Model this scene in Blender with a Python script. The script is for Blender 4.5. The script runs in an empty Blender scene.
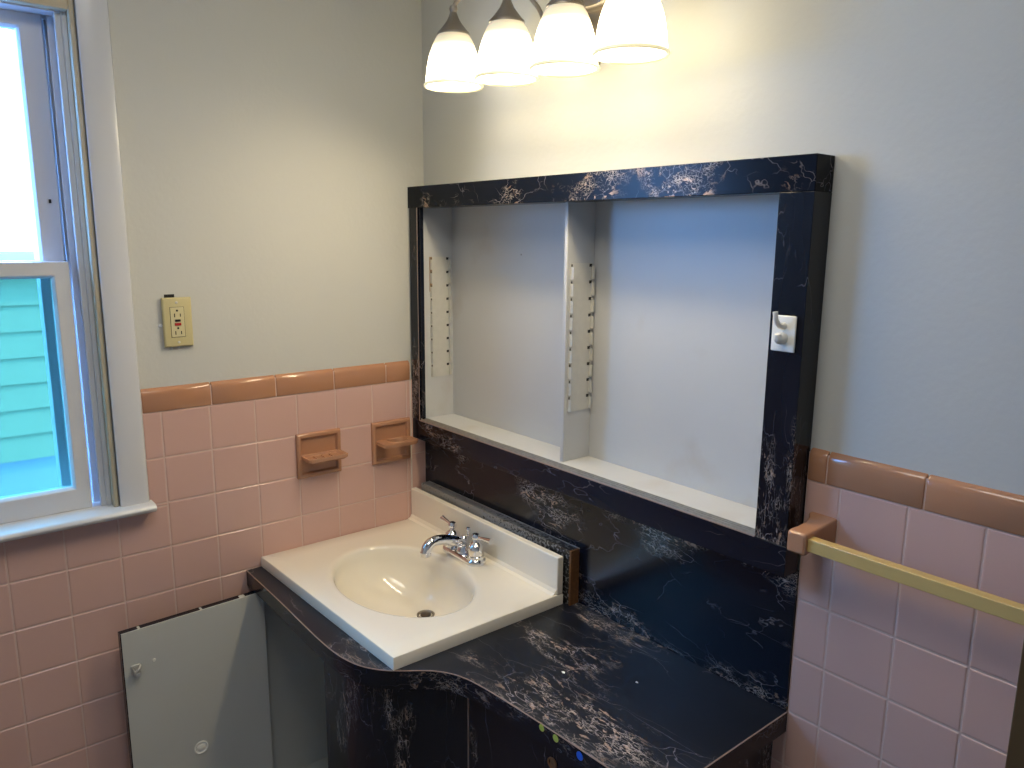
import bpy, bmesh, math, random
from mathutils import Vector, Matrix, Euler
random.seed(7)
Z0 = 1.25                      # height of the tile cap's lower edge above the floor
sc = bpy.context.scene
C = sc.collection
PI = math.pi

# ------------------------------------------------------------------ materials
def hexc(r, g, b):
    f = lambda c: (c/255/12.92) if c/255 <= .04045 else ((c/255+.055)/1.055)**2.4
    return (f(r), f(g), f(b), 1)

def new_mat(name):
    m = bpy.data.materials.new(name); m.use_nodes = True
    nt = m.node_tree; b = nt.nodes['Principled BSDF']
    return m, nt, b

def mat(name, col, rough=.5, metal=0, spec=.5, bump=0, bscale=40, var=0, vscale=6, coat=0, emis=None, estr=0):
    m, nt, b = new_mat(name)
    N, L = nt.nodes, nt.links
    b.inputs['Base Color'].default_value = (*col[:3], 1)
    b.inputs['Roughness'].default_value = rough
    b.inputs['Metallic'].default_value = metal
    b.inputs['Specular IOR Level'].default_value = spec
    b.inputs['Coat Weight'].default_value = coat
    if emis:
        b.inputs['Emission Color'].default_value = (*emis[:3], 1)
        b.inputs['Emission Strength'].default_value = estr
    tc = N.new('ShaderNodeTexCoord')
    if var:
        n = N.new('ShaderNodeTexNoise'); n.inputs['Scale'].default_value = vscale; n.inputs['Detail'].default_value = 4
        L.new(tc.outputs['Object'], n.inputs['Vector'])
        mx = N.new('ShaderNodeMix'); mx.data_type = 'RGBA'
        mx.inputs[6].default_value = (*[c*(1-var) for c in col[:3]], 1)
        mx.inputs[7].default_value = (*[min(1, c*(1+var)) for c in col[:3]], 1)
        L.new(n.outputs['Fac'], mx.inputs[0]); L.new(mx.outputs[2], b.inputs['Base Color'])
    if bump:
        n = N.new('ShaderNodeTexNoise'); n.inputs['Scale'].default_value = bscale; n.inputs['Detail'].default_value = 3
        L.new(tc.outputs['Object'], n.inputs['Vector'])
        bp = N.new('ShaderNodeBump'); bp.inputs['Strength'].default_value = bump; bp.inputs['Distance'].default_value = .002
        L.new(n.outputs['Fac'], bp.inputs['Height']); L.new(bp.outputs['Normal'], b.inputs['Normal'])
    return m

def marble(name, stretch, seed=0.0, rough=.2, amount=1.0, spec=.34, more=0):
    """black-navy laminate with white, pink and tan veins; stretch = scale per axis (small = long veins)"""
    m, nt, b = new_mat(name)
    N, L = nt.nodes, nt.links
    tc = N.new('ShaderNodeTexCoord')
    mp = N.new('ShaderNodeMapping'); mp.inputs['Scale'].default_value = stretch
    mp.inputs['Location'].default_value = (seed, seed*.7, seed*1.3)
    L.new(tc.outputs['Object'], mp.inputs['Vector'])
    def noise(scale, detail=4, vec=mp.outputs['Vector'], rough_=.55):
        n = N.new('ShaderNodeTexNoise'); n.inputs['Scale'].default_value = scale
        n.inputs['Detail'].default_value = detail; n.inputs['Roughness'].default_value = rough_
        L.new(vec, n.inputs['Vector']); return n
    def warp(scale, amt):
        n = noise(scale, 4)
        s = N.new('ShaderNodeVectorMath'); s.operation = 'SUBTRACT'; s.inputs[1].default_value = (.5, .5, .5)
        L.new(n.outputs['Color'], s.inputs[0])
        k = N.new('ShaderNodeVectorMath'); k.operation = 'SCALE'; k.inputs['Scale'].default_value = amt
        L.new(s.outputs[0], k.inputs[0])
        a = N.new('ShaderNodeVectorMath'); a.operation = 'ADD'
        L.new(mp.outputs['Vector'], a.inputs[0]); L.new(k.outputs[0], a.inputs[1]); return a.outputs[0]
    def ramp(src, p0, p1, inv=False):
        r = N.new('ShaderNodeMapRange'); r.inputs['From Min'].default_value = p0; r.inputs['From Max'].default_value = p1
        r.inputs['To Min'].default_value = 1 if inv else 0; r.inputs['To Max'].default_value = 0 if inv else 1
        L.new(src, r.inputs['Value']); return r.outputs['Result']
    def mul(a, c):
        x = N.new('ShaderNodeMath'); x.operation = 'MULTIPLY'
        for i, v in enumerate((a, c)):
            if isinstance(v, float): x.inputs[i].default_value = v
            else: L.new(v, x.inputs[i])
        return x.outputs[0]
    def vor(scale, vec):
        v = N.new('ShaderNodeTexVoronoi'); v.feature = 'DISTANCE_TO_EDGE'; v.inputs['Scale'].default_value = scale
        L.new(vec, v.inputs['Vector']); return v.outputs['Distance']
    def mix(fac, a, c):
        x = N.new('ShaderNodeMix'); x.data_type = 'RGBA'; L.new(fac, x.inputs[0])
        if isinstance(a, tuple): x.inputs[6].default_value = a
        else: L.new(a, x.inputs[6])
        x.inputs[7].default_value = c; return x.outputs[2]
    w1 = warp(2.6, .50); w2 = warp(9, .16); w3 = warp(24, .07)
    # broad bands where the veining gathers
    band = noise(2.1, 3)
    bandm = ramp(band.outputs['Fac'], .48-more, .60-more)
    core = ramp(band.outputs['Fac'], .54-more, .63-more)
    long_v = mul(ramp(vor(4.6, w1), .0, .009, True), mul(bandm, ramp(noise(5, 3).outputs['Fac'], .40, .55)))
    mid_v = mul(ramp(vor(15, w2), .0, .028, True), mul(core, ramp(noise(9, 3).outputs['Fac'], .46, .56)))
    curls = mul(ramp(vor(44, w3), .0, .085, True), mul(core, ramp(noise(12, 4).outputs['Fac'], .46, .55)))
    blot = mul(ramp(noise(24, 6, w1).outputs['Fac'], .60, .64), core)
    thin = mul(ramp(vor(2.3, w1), .0, .005, True), ramp(noise(3.3, 2).outputs['Fac'], .45, .6))
    basen = noise(1.3, 2)
    base = mix(ramp(basen.outputs['Fac'], .35, .7), (.0045, .006, .011, 1), (.008, .012, .024, 1))
    c = mix(mul(blot, .75*amount), base, hexc(190, 160, 138))
    c = mix(mul(curls, .75*amount), c, hexc(200, 186, 176))
    c = mix(mul(mid_v, .6*amount), c, hexc(185, 172, 170))
    c = mix(mul(long_v, .75*amount), c, hexc(205, 192, 190))
    c = mix(mul(thin, .5*amount), c, hexc(170, 165, 175))
    L.new(c, b.inputs['Base Color'])
    b.inputs['Roughness'].default_value = rough
    b.inputs['Specular IOR Level'].default_value = spec
    return m

M = {}
M['paint'] = mat('painted plaster', (.55, .55, .515), .55, bump=.25, bscale=90, var=.02, vscale=3)
M['ceiling'] = mat('ceiling paint', (.72, .72, .68), .8, bump=.2)
M['back'] = mat('room paint', (.62, .61, .57), .7)
M['grout'] = mat('grout', (.60, .43, .37), .8, bump=.3, bscale=300)
M['tile'] = mat('glazed pink tile', (.60, .385, .33), .18, var=.04, vscale=3, bump=.12, bscale=25)
M['cap'] = mat('glazed tan tile', (.44, .22, .125), .14, var=.08, vscale=9, bump=.1, bscale=30)
M['ceramic'] = mat('tan ceramic', (.44, .225, .13), .16, var=.06, vscale=30)
M['floor'] = mat('floor tile', (.30, .24, .21), .4, var=.15)
M['white_gloss'] = mat('white gloss trim paint', (.62, .63, .66), .22, bump=.12, bscale=50)
M['vinyl'] = mat('white vinyl window', (.62, .63, .66), .35)
M['cream'] = mat('cream painted wood', (.50, .43, .30), .5, var=.05)
M['cabwhite'] = mat('white painted cabinet board', (.53, .535, .53), .38, var=.05, vscale=5, bump=.15, bscale=60)
def specks(m):
    nt = m.node_tree; N, L = nt.nodes, nt.links; b = N['Principled BSDF']; tc = N.new('ShaderNodeTexCoord')
    v = N.new('ShaderNodeTexVoronoi'); v.inputs['Scale'].default_value = 11; L.new(tc.outputs['Object'], v.inputs['Vector'])
    r = N.new('ShaderNodeMapRange'); r.inputs['From Min'].default_value = .018; r.inputs['From Max'].default_value = .034; r.inputs['To Min'].default_value = 1; r.inputs['To Max'].default_value = 0
    L.new(v.outputs['Distance'], r.inputs['Value'])
    src = b.inputs['Base Color'].links[0].from_socket
    n = N.new('ShaderNodeTexNoise'); n.inputs['Scale'].default_value = 7; n.inputs['Detail'].default_value = 6; L.new(tc.outputs['Object'], n.inputs['Vector'])
    r3 = N.new('ShaderNodeMapRange'); r3.inputs['From Min'].default_value = .60; r3.inputs['From Max'].default_value = .78; r3.inputs['To Max'].default_value = .35; L.new(n.outputs['Fac'], r3.inputs['Value'])
    x = N.new('ShaderNodeMix'); x.data_type = 'RGBA'; L.new(r3.outputs[0], x.inputs[0]); L.new(src, x.inputs[6]); x.inputs[7].default_value = (.40, .33, .25, 1)
    k = N.new('ShaderNodeMath'); k.operation = 'MULTIPLY'; k.inputs[1].default_value = .75; L.new(r.outputs[0], k.inputs[0])
    y = N.new('ShaderNodeMix'); y.data_type = 'RGBA'; L.new(k.outputs[0], y.inputs[0]); L.new(x.outputs[2], y.inputs[6]); y.inputs[7].default_value = (.16, .12, .09, 1)
    L.new(y.outputs[2], b.inputs['Base Color'])
specks(M['cabwhite'])
M['doorwhite'] = mat('off white laminate back', (.52, .53, .50), .45, var=.05, vscale=4)
M['sink'] = mat('cream cultured marble', (.86, .80, .68), .13, var=.02, vscale=4, coat=.3)
M['chrome'] = mat('chrome', (.82, .82, .84), .07, metal=1)
M['steel'] = mat('galvanised steel', (.60, .59, .56), .35, metal=.6, var=.12, vscale=60)
M['nickel'] = mat('brushed nickel', (.30, .26, .215), .34, metal=.75)
M['ivory'] = mat('ivory plastic', (.56, .49, .26), .35)
M['ivory2'] = mat('pale ivory plastic', (.62, .56, .33), .3)
M['black'] = mat('black', (.01, .01, .01), .4)
M['slotgrey'] = mat('slot in shadow', (.10, .09, .07), .6)
M['stopper'] = mat('tarnished stopper', (.10, .075, .055), .35, metal=.5)
M['red'] = mat('red plastic', (.42, .02, .02), .4)
M['whiteplastic'] = mat('white plastic', (.80, .79, .74), .25)
M['bar'] = mat('yellowed towel bar plastic', (.56, .40, .15), .3, var=.05, vscale=50)
M['rawwood'] = mat('raw brown wood', (.16, .065, .018), .7, var=.6, vscale=120, bump=.4, bscale=200)
M['brownwood'] = mat('brown varnished wood', (.085, .048, .018), .35, var=.25, vscale=18)
M['seam'] = mat('laminate seam', (.34, .24, .20), .4)
M['track'] = mat('grimy aluminium track', (.38, .37, .33), .38, metal=.4, var=.35, vscale=90)
M['sticker'] = mat('yellow sticker', (.42, .46, .08), .5, var=.4, vscale=260)
M['blue'] = mat('blue sticker', (.01, .10, .55), .3)
M['chip'] = mat('white paint chip', (.75, .77, .8), .6)
M['red_stain'] = mat('rust stain', (.34, .23, .14), .7, var=.5, vscale=120)
M['caulk'] = mat('white caulk', (.62, .56, .50), .6)
M['standard'] = mat('painted steel shelf support', (.60, .59, .54), .3, metal=.15, var=.08, vscale=70)
M['siding'] = mat('white lap siding', (.26, .28, .17), .6)
M['ground'] = mat('ground', (.30, .32, .36), .9, var=.2)
M['L_x'] = marble('black marble laminate, veins along the counter', (1.1, 3.0, 2.6), 1.3, .36, .95, .55)
M['L_bs'] = marble('black marble laminate backsplash', (1.7, 3.0, 3.6), 6.3, .17, 1.0, .36, .05)
M['L_rail'] = marble('black marble laminate rail', (2.2, 2.6, 3.4), 7.1, .20, .95, .10, .02)
M['L_railb'] = marble('black marble laminate lower rail', (1.3, 2.6, 3.4), 11.4, .16, .55)
M['L_z'] = marble('black marble laminate, upright veins', (5.2, 5.2, 1.7), 2.9, .16, .75, .34, -.035)

# chipped top of the board behind the sink
m, nt, b = new_mat('chipped grey laminate'); N, L = nt.nodes, nt.links
tc = N.new('ShaderNodeTexCoord'); n = N.new('ShaderNodeTexNoise'); n.inputs['Scale'].default_value = 130; n.inputs['Detail'].default_value = 5
L.new(tc.outputs['Object'], n.inputs['Vector'])
sx = N.new('ShaderNodeSeparateXYZ'); L.new(tc.outputs['Object'], sx.inputs[0])
ad = N.new('ShaderNodeMath'); ad.operation = 'MULTIPLY_ADD'; ad.inputs[1].default_value = .55; ad.inputs[2].default_value = 0
mr = N.new('ShaderNodeMapRange'); mr.inputs['From Min'].default_value = -.05; mr.inputs['From Max'].default_value = .30
mr.inputs['To Min'].default_value = -.12; mr.inputs['To Max'].default_value = .10
L.new(sx.outputs[0], mr.inputs['Value'])
sm = N.new('ShaderNodeMath'); sm.operation = 'ADD'; L.new(n.outputs['Fac'], sm.inputs[0]); L.new(mr.outputs[0], sm.inputs[1])
r2 = N.new('ShaderNodeMapRange'); r2.inputs['From Min'].default_value = .52; r2.inputs['From Max'].default_value = .55
L.new(sm.outputs[0], r2.inputs['Value'])
mx = N.new('ShaderNodeMix'); mx.data_type = 'RGBA'; mx.inputs[6].default_value = (.24, .24, .24, 1); mx.inputs[7].default_value = (.006, .006, .007, 1)
L.new(r2.outputs[0], mx.inputs[0]); L.new(mx.outputs[2], b.inputs['Base Color']); b.inputs['Roughness'].default_value = .35
M['chipped'] = m

# window glass
def glass(name, tint, gl=.06):
    m = bpy.data.materials.new(name); m.use_nodes = True; nt = m.node_tree; nt.nodes.clear()
    o = nt.nodes.new('ShaderNodeOutputMaterial'); t = nt.nodes.new('ShaderNodeBsdfTransparent'); t.inputs[0].default_value = (*tint, 1)
    g = nt.nodes.new('ShaderNodeBsdfGlossy'); g.inputs['Roughness'].default_value = .02
    x = nt.nodes.new('ShaderNodeMixShader'); x.inputs[0].default_value = gl
    nt.links.new(t.outputs[0], x.inputs[1]); nt.links.new(g.outputs[0], x.inputs[2]); nt.links.new(x.outputs[0], o.inputs[0]); return m
M['glass'] = glass('clear window glass', (.95, .97, .97))
M['glass_low'] = glass('blue tinted glass and insect screen', (.38, .56, .50))

# lit frosted lamp glass: glows strongest around the bulb, fades to the neck
m = bpy.data.materials.new('lit frosted glass'); m.use_nodes = True; nt = m.node_tree; N, L = nt.nodes, nt.links
b = N['Principled BSDF']; b.inputs['Base Color'].default_value = (.62, .58, .45, 1); b.inputs['Roughness'].default_value = .25
b.inputs['Transmission Weight'].default_value = .0
tc = N.new('ShaderNodeTexCoord'); sx = N.new('ShaderNodeSeparateXYZ'); L.new(tc.outputs['Object'], sx.inputs[0])
mr = N.new('ShaderNodeValToRGB'); mr.color_ramp.interpolation = 'EASE'
e = mr.color_ramp.elements; e[0].position = 0; e[0].color = (.30, .30, .30, 1); e[1].position = 1; e[1].color = (.016, .016, .016, 1)
for p, v in ((.10, .6), (.28, 1.0), (.50, .65), (.66, .16), (.80, .045)):
    q = e.new(p); q.color = (v, v, v, 1)
sc_ = N.new('ShaderNodeMath'); sc_.operation = 'MULTIPLY'; sc_.inputs[1].default_value = 1/.112
L.new(sx.outputs[2], sc_.inputs[0]); L.new(sc_.outputs[0], mr.inputs[0])
st = N.new('ShaderNodeMath'); st.operation = 'MULTIPLY'; st.inputs[1].default_value = 14; L.new(mr.outputs[0], st.inputs[0])
b.inputs['Emission Color'].default_value = (1, .85, .56, 1); L.new(st.outputs[0], b.inputs['Emission Strength'])
M['shade'] = m
m = bpy.data.materials.new('shade rim glass'); m.use_nodes = True; b = m.node_tree.nodes['Principled BSDF']
b.inputs['Base Color'].default_value = (.8, .74, .5, 1); b.inputs['Roughness'].default_value = .1
b.inputs['Emission Color'].default_value = (1, .86, .5, 1); b.inputs['Emission Strength'].default_value = .62
M['rim'] = m
M['bulb'] = mat('glowing bulb', (1, 1, 1), .5, emis=(1, .88, .66), estr=5)

# ------------------------------------------------------------------ mesh helpers
def V(x, y, z): return Vector((x, y, z + Z0))
class MB:
    """collects shapes given in room coordinates (z measured from the tile cap)"""
    def __init__(s): s.bm = bmesh.new()
    def box(s, x0, x1, y0, y1, z0, z1):
        v = [s.bm.verts.new(V(x, y, z)) for z in (z0, z1) for y in (y0, y1) for x in (x0, x1)]
        for f in ((0, 2, 3, 1), (4, 5, 7, 6), (0, 1, 5, 4), (2, 6, 7, 3), (0, 4, 6, 2), (1, 3, 7, 5)):
            s.bm.faces.new([v[i] for i in f])
        return s
    def loft(s, rings, cap0=True, cap1=True, closed=True):
        rr = [[s.bm.verts.new(V(*p)) for p in r] for r in rings]
        n = len(rr[0])
        for a, c in zip(rr, rr[1:]):
            for i in range(n if closed else n-1):
                j = (i+1) % n
                s.bm.faces.new((a[i], a[j], c[j], c[i]))
        if cap0: s.bm.faces.new(rr[0][::-1])
        if cap1: s.bm.faces.new(rr[-1])
        return s
    def lathe(s, cx, cy, cz, prof, n=40, axis='z', cap0=False, cap1=False):
        rings = []
        for r, h in prof:
            ring = []
            for i in range(n):
                a = 2*PI*i/n; u, w = r*math.cos(a), r*math.sin(a)
                if axis == 'z': ring.append((cx+u, cy+w, cz+h))
                elif axis == 'y': ring.append((cx+u, cy-h, cz+w))
                else: ring.append((cx+h, cy+u, cz+w))
            rings.append(ring)
        return s.loft(rings, cap0, cap1)
    def tube(s, pts, rad, n=14, sub=8):
        P = [Vector(p) for p in pts]; R = rad if isinstance(rad, (list, tuple)) else [rad]*len(P)
        Q, RR = [], []
        for i in range(len(P)-1):
            p0, p1, p2, p3 = P[max(i-1, 0)], P[i], P[i+1], P[min(i+2, len(P)-1)]
            for k in range(sub):
                t = k/sub
                Q.append(.5*((2*p1)+(-p0+p2)*t+(2*p0-5*p1+4*p2-p3)*t*t+(-p0+3*p1-3*p2+p3)*t**3)); RR.append(R[i]*(1-t)+R[i+1]*t)
        Q.append(P[-1]); RR.append(R[-1])
        rings = []; up = None
        for i, q in enumerate(Q):
            d = (Q[min(i+1, len(Q)-1)]-Q[max(i-1, 0)]).normalized()
            if up is None: up = d.orthogonal().normalized()
            up = (up - d*up.dot(d)).normalized(); w = d.cross(up)
            rings.append([tuple(q+(up*math.cos(2*PI*k/n)+w*math.sin(2*PI*k/n))*RR[i]) for k in range(n)])
        return s.loft(rings)
    def prism(s, poly, z0, z1):
        return s.loft([[(x, y, z0) for x, y in poly], [(x, y, z1) for x, y in poly]])
    def build(s, name, m, parent=None, bevel=0, smooth=False, seg=2):
        bmesh.ops.recalc_face_normals(s.bm, faces=s.bm.faces)
        me = bpy.data.meshes.new(name); 
        if parent is not None: bmesh.ops.translate(s.bm, vec=-wloc(parent), verts=s.bm.verts)
        s.bm.to_mesh(me); s.bm.free()
        o = bpy.data.objects.new(name, me); C.objects.link(o); me.materials.append(M[m] if isinstance(m, str) else m)
        if parent is not None: o.parent = parent
        if bevel:
            bv = o.modifiers.new('bevel', 'BEVEL'); bv.width = bevel; bv.segments = seg; bv.limit_method = 'ANGLE'; bv.angle_limit = math.radians(35)
            bv.harden_normals = False
        if smooth or bevel:
            for p in me.polygons: p.use_smooth = True
            try: me.set_sharp_from_angle(angle=math.radians(38 if not bevel else 50))
            except Exception: pass
        return o
def wloc(o):
    v = Vector(o.location)
    while o.parent: o = o.parent; v += o.location
    return v
def tag(o, label, cat, group=None):
    o['label'] = label; o['category'] = cat
    if group: o['group'] = group
    return o
def thing(name, label, cat, loc, group=None):
    o = bpy.data.objects.new(name, None); C.objects.link(o); o.location = V(*loc); o.empty_display_size = .05
    return tag(o, label, cat, group)
def struct(name, o=None):
    if o is None: o = bpy.data.objects.new(name, None); C.objects.link(o)
    o['kind'] = 'structure'; return o

# ------------------------------------------------------------------ the room
PT = .008                      # paint sits this far behind the tile faces
RX, RY, FZ, CZ = 2.75, -2.35, -Z0, 1.25
WY0, WY1, WZ0, WZ1 = -1.62, -.832, -.215, .865       # window opening in wall_left
w = MB()                       # left wall (plane x = -PT)
for y0, y1, z0, z1 in ((RY, WY0, FZ, CZ), (WY1, .15, FZ, CZ), (WY0, WY1, FZ, WZ0), (WY0, WY1, WZ1, CZ)):
    w.box(-.16, -PT, y0, y1, z0, z1)
struct('', w.build('wall_left', 'paint'))
HX0, HX1, HZ0, HZ1 = .025, 1.145, -.125, .497        # recess behind the cabinet
w = MB()
for x0, x1, z0, z1 in ((-PT, HX0, FZ, CZ), (HX1, RX, FZ, CZ), (HX0, HX1, FZ, HZ0), (HX0, HX1, HZ1, CZ)):
    w.box(x0, x1, PT, .15, z0, z1)
w.box(HX0, HX1, .10, .15, HZ0, HZ1)
struct('', w.build('wall_back', 'paint'))
struct('', MB().box(RX, RX+.1, RY, .15, FZ, CZ).build('wall_right', 'back'))
struct('', MB().box(-.16, RX, RY-.1, RY, FZ, CZ).build('wall_front', 'back'))
struct('', MB().box(-.16, RX+.1, RY-.1, .15, FZ-.1, FZ).build('floor', 'floor'))
struct('', MB().box(-.16, RX+.1, RY-.1, .15, CZ, CZ+.1).build('ceiling', 'ceiling'))

P = .109
def tiles(name, plane, us, zs, keep, parent_name=None):
    """glazed tiles set on a bed of grout; plane 'x' = left wall, 'y' = back wall"""
    bm = MB(); g = MB()
    for i in range(len(us)-1):
        for j in range(len(zs)-1):
            a0, a1, c1, c0 = us[i], us[i+1], zs[j], zs[j+1]
            for (a, e, c, d) in keep(a0, a1, c0, c1):
                if e-a < .004 or d-c < .004: continue
                rings = []
                for ins, dep in ((.0012, -.0030), (.0014, -.0012), (.0024, -.0003), (.0045, 0)):
                    q = [(a+ins, c+ins), (e-ins, c+ins), (e-ins, d-ins), (a+ins, d-ins)]
                    rings.append([(dep, u, z) if plane == 'x' else (u, -dep, z) for u, z in q])
                bm.loft(rings, cap0=False)
                if plane == 'x': g.box(-PT, -.0010, a, e, c, d)
                else: g.box(a, e, .0010, PT, c, d)
    o = bm.build(name, 'tile', smooth=False)
    gr = g.build('grout', 'grout', o)
    return struct('', o)
zs = [-k*P for k in range(0, 12)] + [FZ]
def cut(a0, a1, c0, c1, holes):
    rects = [(a0, a1, c0, c1)]
    for (h0, h1, k0, k1) in holes:
        out = []
        for (a, e, c, d) in rects:
            if e <= h0 or a >= h1 or d <= k0 or c >= k1: out.append((a, e, c, d)); continue
            if c < k0: out.append((a, e, c, k0))
            if d > k1: out.append((a, e, k1, d))
            m0, m1 = max(c, k0), min(d, k1)
            if a < h0: out.append((a, h0, m0, m1))
            if e > h1: out.append((h1, e, m0, m1))
        rects = out
    return rects
usL = sorted([-(.6087+k*P) for k in range(-5, 16) if -(.6087+k*P) > RY] + [-.0525, 0, RY])
holesL = [(WY0-.08, -.7585, -.225, .3)]
tiles('wall_left_tiles', 'x', usL, zs, lambda a, e, c, d: cut(a, e, c, d, holesL))
usB = sorted([1.2481+k*P for k in range(-12, 14)] + [0, 1.188, RX])
usB = [u for u in usB if 0 <= u <= RX and not (1.188 < u < 1.2)]
holesB = [(0, 1.187, -.44, .3)]
tiles('wall_back_tiles', 'y', usB, zs, lambda a, e, c, d: cut(a, e, c, d, holesB))
# tan bullnose caps
def caps(name, plane, us):
    bm = MB(); g = MB(); H = .0555
    for a, e in zip(us, us[1:]):
        a += .0012; e -= .0012
        prof = [(-PT, .0012), (.0008, .0012), (.0022, .004), (.0022, H-.017), (.0012, H-.010), (-.0020, H-.004), (-PT, H)]
        def ring(u, s): return [((d if d < -.004 else d*s+(s-1)*.002), u, .0015+(h-.0015)*(.985+.015*s)) if plane == 'x' else (u, -(d if d < -.004 else d*s+(s-1)*.002), .0015+(h-.0015)*(.985+.015*s)) for d, h in prof]
        bm.loft([ring(a, .0), ring(a+.0008, .7), ring(a+.003, 1), ring(e-.003, 1), ring(e-.0008, .7), ring(e, 0)])
    for a, e in zip(us, us[1:]):
        if plane == 'x': g.box(-PT, -.0012, a, e, 0, H-.006)
        else: g.box(a, e, .0012, PT, 0, H-.006)
    o = bm.build(name, 'cap', smooth=True); g.build('grout', 'grout', o); return struct('', o)
jl = [-.6024, -.4431, -.2844, -.1279]
caps('trim_1', 'x', [-.7575] + jl + [-.0505])
caps('trim_2', 'y', [1.188, 1.2219, 1.3783, 1.5347, 1.6911, 1.8475, 2.0, 2.156, 2.31, 2.47, 2.62, RX])
# caulk line where the corner strip of tile ends
struct('', MB().box(-.001, .0012, -.0515, -.0490, -.437, .045).build('trim_3', 'caulk'))

# ------------------------------------------------------------------ window
win = struct('window_1'); win.location = V(-.05, (WY0+WY1)/2, WZ0)
win.name = 'window_1'
CY = .7585
mb = MB()                                   # casing on the wall: flat board with a rounded outer edge
def casing_side(mb, yo, yi, z0, z1):
    s = 1 if yo > yi else -1
    prof = [(-PT, yo), (.006, yo), (.0105, yo-s*.003), (.012, yo-s*.008), (.012, yi+s*.004), (.010, yi), (-PT, yi)]
    mb.loft([[(x, y, z) for x, y in prof] for z in (z0, z1)])
casing_side(mb, -CY, -.820, -.212, .93)
casing_side(mb, WY0-.073, WY0-.012, -.212, .93)
mb.box(-PT, .012, WY0-.073, -CY, .93, .995)
mb.build('casing', 'white_gloss', win, smooth=True)
mb = MB()                                   # cream stop bead between casing and jamb
mb.box(-.020, .004, -.8325, -.8215, -.205, .93); mb.box(-.020, .004, WY0-.0005, WY0+.0105-.02, -.205, .93)
mb.build('stop_bead', 'cream', win, bevel=.003)
mb = MB()                                   # vinyl jamb liner with ribs
for s, yb in ((1, -.832), (-1, WY0)):
    f = lambda a, b_: (min(yb-s*a, yb-s*b_), max(yb-s*a, yb-s*b_))
    mb.box(-.158, -.018, *f(0, .010), WZ0, WZ1)
    mb.box(-.030, -.020, *f(.010, .022), WZ0, WZ1)
    mb.box(-.062, -.058, *f(.010, .030), WZ0, WZ1)
    mb.box(-.100, -.096, *f(.010, .030), WZ0, WZ1)
    mb.box(-.158, -.110, *f(.010, .082), WZ0, WZ1)
mb.box(-.158, -.018, WY0+.010, WY1-.010, WZ1-.03, WZ1)
mb.box(-.158, -.020, WY0+.010, WY1-.010, WZ0-.005, WZ0+.012)
mb.build('jamb', 'vinyl', win, bevel=.0015)
MB().box(-.018, .004, WY0-.01, -.8325, .838, .93).build('head_stop', 'cream', win, bevel=.002)
def sash(name, x0, x1, z0, z1, stile, rt, rb, gm):
    ya, yb = WY0+.030, -.870
    mb = MB()
    # frame as a lofted rectangular ring so that the corners are mitred
    outer = [(ya, z0), (yb, z0), (yb, z1), (ya, z1)]
    inner = [(ya+stile, z0+rb), (yb-stile, z0+rb), (yb-stile, z1-rt), (ya+stile, z1-rt)]
    inm = [(ya+stile-.006, z0+rb-.006), (yb-stile+.006, z0+rb-.006), (yb-stile+.006, z1-rt+.006), (ya+stile-.006, z1-rt+.006)]
    R = lambda pts, x: [(x, y, z) for y, z in pts]
    rr = [R(outer, x0), R(outer, x1), R(inm, x1), R(inner, x1-.008), R(inner, x0+.004), R(inm, x0), R(outer, x0)]
    mb.loft(rr, cap0=False, cap1=False)
    bmesh.ops.remove_doubles(mb.bm, verts=mb.bm.verts, dist=1e-6)
    s = mb.build(name, 'vinyl', win, bevel=.0012)
    xm = (x0+x1)/2
    MB().box(xm-.002, xm+.002, ya+stile-.004, yb-stile+.004, z0+rb-.004, z1-rt+.004).build('glass_pane', gm, s)
    return s
lo = sash('lower_sash', -.058, -.026, -.203, .341, .034, .034, .052, 'glass_low')
up = sash('upper_sash', -.096, -.064, .309, .838, .046, .034, .034, 'glass')
MB().box(-.0262, -.0252, -.9350, -.9330, .3405, .3420).build('sash_screw', 'steel', lo)
MB().box(-.0640, -.0615, -.8895, -.8850, .462, .470).build('vent_latch', 'black', up)
# stool (inside sill) with a rounded nose
mb = MB(); prof = [(-.060, -.225), (.030, -.2245), (.038, -.221), (.042, -.2155), (.042, -.2135), (.038, -.2075), (.030, -.2045), (-.060, -.203)]
mb.loft([[(x, y, z) for x, z in prof] for y in (WY0-.090, -.7520)])
mb.build('sill', 'white_gloss', win, bevel=.002)
MB().box(-.158, -.055, WY0+.01, WY1-.01, -.235, -.210).build('outer_sill', 'vinyl', win)

# ------------------------------------------------------------------ outside
nh = thing('neighbour_house', 'white lap-sided house wall seen through the lower window sash', 'house', (-2.1, -1.5, FZ-1.5))
mb = MB()
z = -.0987+.1974-.0001; lines = []
z = .0987
while z < .33: z += .112
z -= .112
top = .235
zz = [top] + [z - k*.112 for k in range(0, 9)]
for a, c in zip(zz, zz[1:]):
    mb.loft([[(-2.0, y, c), (-2.014, y, a), (-2.05, y, a), (-2.05, y, c)] for y in (-5.5, 2.5)])
mb.build('siding', 'siding', nh)
MB().box(-3.2, -1.94, -5.5, 2.5, .235, .266).build('flat_roof', 'siding', nh)
MB().box(-2.08, -2.03, -5.5, 2.5, FZ-1.5, zz[-1]).build('foundation', 'ground', nh)
struct('', MB().box(-9, -.17, -9, 6, FZ-1.6, FZ-1.5).build('ground', 'ground'))
MB().tube([(-1.985, -4, -.80), (-1.985, -1.6, -.86), (-1.985, -.6, -.78), (-1.985, .2, -.74), (-1.985, 1.2, -.70)], .006).build('cable', 'black', nh)

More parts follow.
